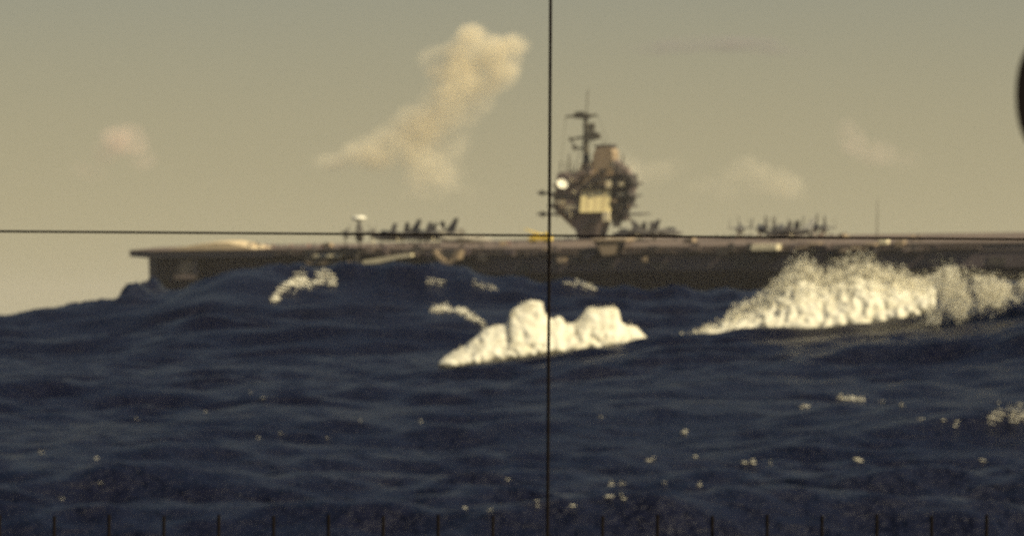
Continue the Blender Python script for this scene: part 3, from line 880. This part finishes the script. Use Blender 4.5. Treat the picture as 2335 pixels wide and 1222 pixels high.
_bm = bmesh.new(); bmesh.ops.create_icosphere(_bm, subdivisions=1, radius=1)
ICO_V = np.array([v.co[:] for v in _bm.verts]); ICO_F = np.array([[v.index for v in f.verts] for f in _bm.faces]); _bm.free()
def balls(name, pts, parent=None, mat=None):
    """one mesh of uneven little lumps; pts: (centre, radius, stretch vector)"""
    nv = len(ICO_V)
    V = np.zeros((len(pts), nv, 3)); 
    for k, (c, r, st) in enumerate(pts):
        jit = 1 + 0.25 * rng.standard_normal((nv, 1)).clip(-1.5, 1.5)
        V[k] = np.array(c) + ICO_V * jit * r * np.array(st)
    F = (ICO_F[None] + (np.arange(len(pts)) * nv)[:, None, None]).reshape(-1, 3)
    me = bpy.data.meshes.new(name)
    me.from_pydata(V.reshape(-1, 3).tolist(), [], F.tolist())
    me.polygons.foreach_set('use_smooth', [True] * len(me.polygons))
    me.materials.append(mat or mf)
    o = bpy.data.objects.new(name, me)
    scene.collection.objects.link(o)
    if parent: o.parent = parent
    return o

def foam_body(name, pts, voxel, amp, freq, parent, iters):
    o = balls(name, pts, None)
    md = o.modifiers.new('m', 'REMESH'); md.mode = 'VOXEL'; md.voxel_size = voxel
    sm = o.modifiers.new('s', 'SMOOTH'); sm.factor = 0.5; sm.iterations = iters
    dg = bpy.context.evaluated_depsgraph_get()
    me = bpy.data.meshes.new_from_object(o.evaluated_get(dg))
    old = o.data
    o.modifiers.clear(); o.data = me
    bpy.data.meshes.remove(old)
    nn = len(me.vertices)
    nrm = [v.normal.copy() for v in me.vertices]
    for v, q in zip(me.vertices, nrm):
        p = v.co * freq
        v.co = v.co + q * (amp * (0.45 + 0.9 * max(0, 0.5 + noise.noise(p * 0.3))) * (noise.fractal(p, 0.9, 2.1, 5) + 0.05))
    me.polygons.foreach_set('use_smooth', [True] * len(me.polygons))
    me.materials.clear(); me.materials.append(mf)
    me.update()
    o.name = name
    o.parent = parent
    return o

def whitecap(label, top, base, d, depth, rad, n_spray, voxel, ragged=0.3, slope=0.0, amp=0.1, freq=2.2, iters=12, low=1.0):
    """foam thrown up between two outlines of the breaking crest, given real depth towards and away from the viewer"""
    root = empty('breaking_wave')
    tag(root, label, 'breaking wave', 'white breaking crests')
    x0, x1 = base[0][0], base[-1][0]
    s = d / K
    pts, sp = [], []
    def ends(px): return float(interp(px, top)), float(interp(px, base))
    step = rad * 0.42
    px = x0 + 2
    while px < x1:
        yt, yb = ends(px)
        h = yb - yt
        r0 = min(rad, max(2.2, h * 0.42))
        m = max(1, int(h / step))
        for i in range(m):
            f = (i + .5) / m
            py = yb - r0 * .35 - f * max(0, h * low - r0 * 1.1)
            for k in range(3):
                dd = (k - 1 + random.uniform(-.35, .35)) * depth * (1 - 0.75 * f)
                r_px = r0 * random.uniform(0.8, 1.0)
                c = P(px + random.uniform(-1, 1), py, d + dd + slope * (px - x0) * s)
                pts.append((c, r_px * s, (1, 1, 1)))
        px += min(step, max(1.6, r0 * .6))
    foam_body('foam', pts, voxel, amp, freq, root, iters)
    while len(sp) < n_spray:
        px = random.uniform(x0 - 6, x1 + 6)
        yt, yb = ends(px)
        h = yb - yt
        if random.random() > (h + 10) / 110: continue
        py = yt + 3 + abs(random.gauss(0, 3 + ragged * h)) - abs(random.gauss(0, 3 + ragged * h * .16)) + 9 * noise.noise((px * .06, 1.7, d)) + 5 * noise.noise((px * .17, 5.7, d))
        if py > yb: continue
        if random.random() < 0.12: py = yb - abs(random.gauss(0, 3))
        r = random.choice((0.5, 0.65, 0.9, 1.2, 1.8)) * random.uniform(.6, 1.2)
        c = P(px, py, d + random.uniform(-1.15, .9) * depth * (1 - .5 * min(1, (yb - py) / max(h, 1))) + slope * (px - x0) * s)
        sp.append((c, r * s, (1.1, 1, random.uniform(.8, 1.6))))
    if sp: tag(balls('spray', sp, root), kind='stuff')
    return root

TA = [(1000, 824), (1030, 803), (1060, 788), (1085, 768), (1108, 748), (1140, 740), (1162, 736), (1168, 706), (1190, 694), (1212, 684), (1232, 686), (1239, 716), (1262, 730), (1274, 720), (1284, 736), (1312, 736), (1334, 712), (1342, 702), (1404, 699), (1411, 732), (1428, 742), (1446, 742), (1462, 758), (1476, 770)]
BA = [(1000, 834), (1050, 833), (1100, 826), (1180, 814), (1250, 806), (1330, 796), (1420, 785), (1476, 777)]
whitecap('solid cream breaking wave in the middle with two upright peaks, crossed by the vertical wire', sorted(TA), BA, 149, 1.0, 7.5, 900, 0.045, 0.05, amp=0.028, freq=2.6, iters=12)
TB = [(1558, 768), (1600, 752), (1640, 734), (1664, 714), (1690, 702), (1720, 690), (1745, 672), (1770, 650), (1795, 626), (1822, 606), (1850, 612), (1880, 630), (1905, 618), (1950, 600), (1990, 606), (2012, 630), (2040, 622), (2070, 640), (2100, 640), (2124, 642)]
BB = [(1558, 780), (1640, 774), (1720, 768), (1800, 764), (1880, 756), (1960, 746), (2030, 734), (2080, 722), (2124, 706)]
whitecap('largest breaking wave, a ragged yellowish heap of spray thrown up on the right-hand crest', TB, BB, 149.5, 1.3, 11, 19000, 0.05, 0.62, -0.15, amp=0.085, freq=3.4, iters=16, low=0.78)
# thin veil of spray at the right edge
root = empty('breaking_wave')
tag(root, 'thin torn veil of spray at the right edge, beyond the largest breaking wave', 'breaking wave', 'white breaking crests')
pts = []
while len(pts) < 14000:
    px = random.uniform(2112, 2460)
    top_ = 640 - 16 * math.sin(px * .021) - 0.03 * (px - 2120) + 14 * noise.noise((px * .05, 3.3, 0))
    bot_ = 726 - 0.22 * (px - 2120) + 40 * noise.noise((px * .035, 7.7, 1))
    py = random.uniform(top_ - 8, bot_ + 6)
    q_ = noise.noise((px * .028 - py * .010, py * .006, 2.5)) + 0.45 * noise.noise((px * .09, py * .03, 9.1))
    if q_ < random.uniform(-.42, .2): continue
    if random.random() < .4: px += random.gauss(0, 16); py += random.gauss(0, 12)
    r = random.choice((.5, .8, 1.1, 1.5)) * random.uniform(.6, 1.1)
    pts.append((P(px, py, 143 + random.uniform(-1, 1)), r * 143 / K, (.8, 1, 1.5)))
tag(balls('spray', pts, root), kind='stuff')

# smaller crests lying on the water
def lying_foam(label, line, width, n_, rmin, rmax, lift=0.3):
    root = empty('whitecap')
    tag(root, label, 'whitecap', 'small whitecaps')
    pts = []
    for k in range(int(n_ * 2.6)):
        f = random.random() * (len(line) - 1)
        i = int(f); f -= i
        px = line[i][0] * (1 - f) + line[i + 1][0] * f; py = line[i][1] * (1 - f) + line[i + 1][1] * f
        w = width[i] * (1 - f) + width[i + 1] * f
        px += random.gauss(0, 3); py += random.gauss(0, w * .5) - abs(random.gauss(0, w * .25))
        if noise.noise((px * .045, py * .09, 4.4)) < random.uniform(-.45, .05): continue
        p, d = on_sea(px, py)
        r = random.uniform(rmin * .35, rmax * .5) * d / K
        pts.append((p + Vector((0, 0, r * lift)), r, (1.4, 1.2, .8)))
    tag(balls('foam', pts, root), kind='stuff')
    return root
lying_foam('whitecap high on the far swell below the deck gangway', [(622, 688), (645, 664), (670, 648), (700, 645), (735, 638), (762, 645)], [4, 9, 12, 15, 13, 8], 420, 2, 6)
lying_foam('thin bent streak of foam above left of the solid middle breaker', [(982, 708), (1010, 706), (1042, 706), (1062, 716), (1084, 730), (1108, 746)], [7, 8, 6, 7, 6, 5], 260, 2, 4.5)
lying_foam('little white crest under the hull right of the vertical wire', [(1288, 652), (1310, 650), (1330, 654), (1356, 663)], [2, 5, 6, 2], 110, 2, 4)
lying_foam('broken yellowish foam at the right edge on the near slope', [(2254, 964), (2280, 950), (2310, 952), (2350, 955)], [8, 16, 20, 22], 130, 1.5, 4.5)
lying_foam('row of three foam dots on the near slope at the right', [(1912, 911), (1940, 911), (1974, 911)], [4, 4, 4], 26, 2, 5)
lying_foam('faint foam line over the far swell beneath the hull', [(975, 646), (1010, 648)], [3, 3], 22, 2, 3.5)
lying_foam('faint foam patch where the hull meets the middle of the far swell', [(1080, 650), (1100, 656), (1130, 660)], [4, 5, 4], 34, 1.5, 3.2)
# scattered white flecks standing in for sun glints on the water
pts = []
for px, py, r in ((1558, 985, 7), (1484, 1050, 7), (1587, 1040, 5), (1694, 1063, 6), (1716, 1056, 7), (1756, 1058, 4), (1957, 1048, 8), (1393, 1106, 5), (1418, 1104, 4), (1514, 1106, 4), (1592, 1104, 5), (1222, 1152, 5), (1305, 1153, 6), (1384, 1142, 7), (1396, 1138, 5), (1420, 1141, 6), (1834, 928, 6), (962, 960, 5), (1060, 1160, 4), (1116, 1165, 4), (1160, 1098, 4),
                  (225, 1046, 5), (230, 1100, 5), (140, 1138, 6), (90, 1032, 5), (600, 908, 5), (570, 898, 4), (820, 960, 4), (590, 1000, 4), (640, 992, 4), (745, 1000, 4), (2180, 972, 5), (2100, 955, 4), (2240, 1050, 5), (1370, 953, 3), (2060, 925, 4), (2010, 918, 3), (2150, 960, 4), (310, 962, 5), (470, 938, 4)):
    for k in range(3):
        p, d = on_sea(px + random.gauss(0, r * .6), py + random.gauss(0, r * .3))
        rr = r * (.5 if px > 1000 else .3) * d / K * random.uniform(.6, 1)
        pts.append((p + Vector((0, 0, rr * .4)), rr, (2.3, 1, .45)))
tag(balls('glint_flecks', pts), 'small white flecks standing in for sun glints over the near water', 'foam', None, 'stuff')

# ------------------------------------------------------------------ the sighting reticle of the periscope
mw = paint('blackened_wire', (0.010, 0.008, 0.008), 0.9, 0.1, 20)
mw.node_tree.nodes['Principled BSDF'].inputs['Specular IOR Level'].default_value = 0.03
rt = empty('sighting_reticle', (0, RET_D, EYE))
tag(rt, 'two thin dark crossed sighting wires with short marks along the bottom', 'sighting reticle')
def rp_(px, py): 
    p = P(px, py, RET_D); return (p.x, 0, p.z - EYE)
u = RET_D / K
MB().tube(rp_(1258, -420), rp_(1246, 1650), 3.6 * u, n=8).build('vertical_wire', mw, rt)
a_, b_ = Vector(rp_(-340, 524.5)), Vector(rp_(2680, 548))
MB().tube(a_ + Vector((0, .004, 0)), b_ + Vector((0, .004, 0)), 2.6 * u, n=8).build('horizontal_wire', mw, rt)
for k in range(-10, 10):
    px = 1249 + k * 125.0
    if k == 0: continue
    o = MB().tube(rp_(px + .3, 1172 + 3 * (k % 2)), rp_(px - 2.2, 1500), 3.6 * u, n=7).build('graduation_mark', mw, rt)
MB().box(rp_(-300, 0)[0], rp_(2660, 0)[0], -.004, .004, rp_(0, 1520)[2], rp_(0, 1498)[2]).build('mark_bar', mw, rt)
ring = MB()
RI = 1560 * u
c0 = Vector(rp_(1252, 560))
rings = []
for k in range(65):
    t_ = 2 * math.pi * k / 64
    e = Vector((math.cos(t_), 0, math.sin(t_)))
    rings.append([tuple(c0 + e * RI + Vector((0, -.02, 0))), tuple(c0 + e * RI + Vector((0, .02, 0))), tuple(c0 + e * (RI + .03) + Vector((0, .02, 0))), tuple(c0 + e * (RI + .03) + Vector((0, -.02, 0)))])
ring.loft(rings, cap=False).build('ring', mw, rt)

LD = 0.34                                       # the lug sits on an arm reaching back from the ring towards the eyepiece
def lp_(px, py, d=LD):
    p = P(px, py, d); return (p.x, d - RET_D, p.z - EYE)
lug = [(2366 + 50 * math.cos(q_), 218 + 125 * math.sin(q_)) for q_ in [2 * math.pi * i / 24 for i in range(24)]]
mb = MB().loft([[lp_(x, y) for x, y in lug], [(lp_(x, y)[0] + .001, LD + .003 - RET_D, lp_(x, y)[2]) for x, y in lug]])
mb.tube(lp_(2400, 218), lp_(2790, 218, RET_D - .02), .0012, .004, 8)
mb.build('lug', mw, rt)
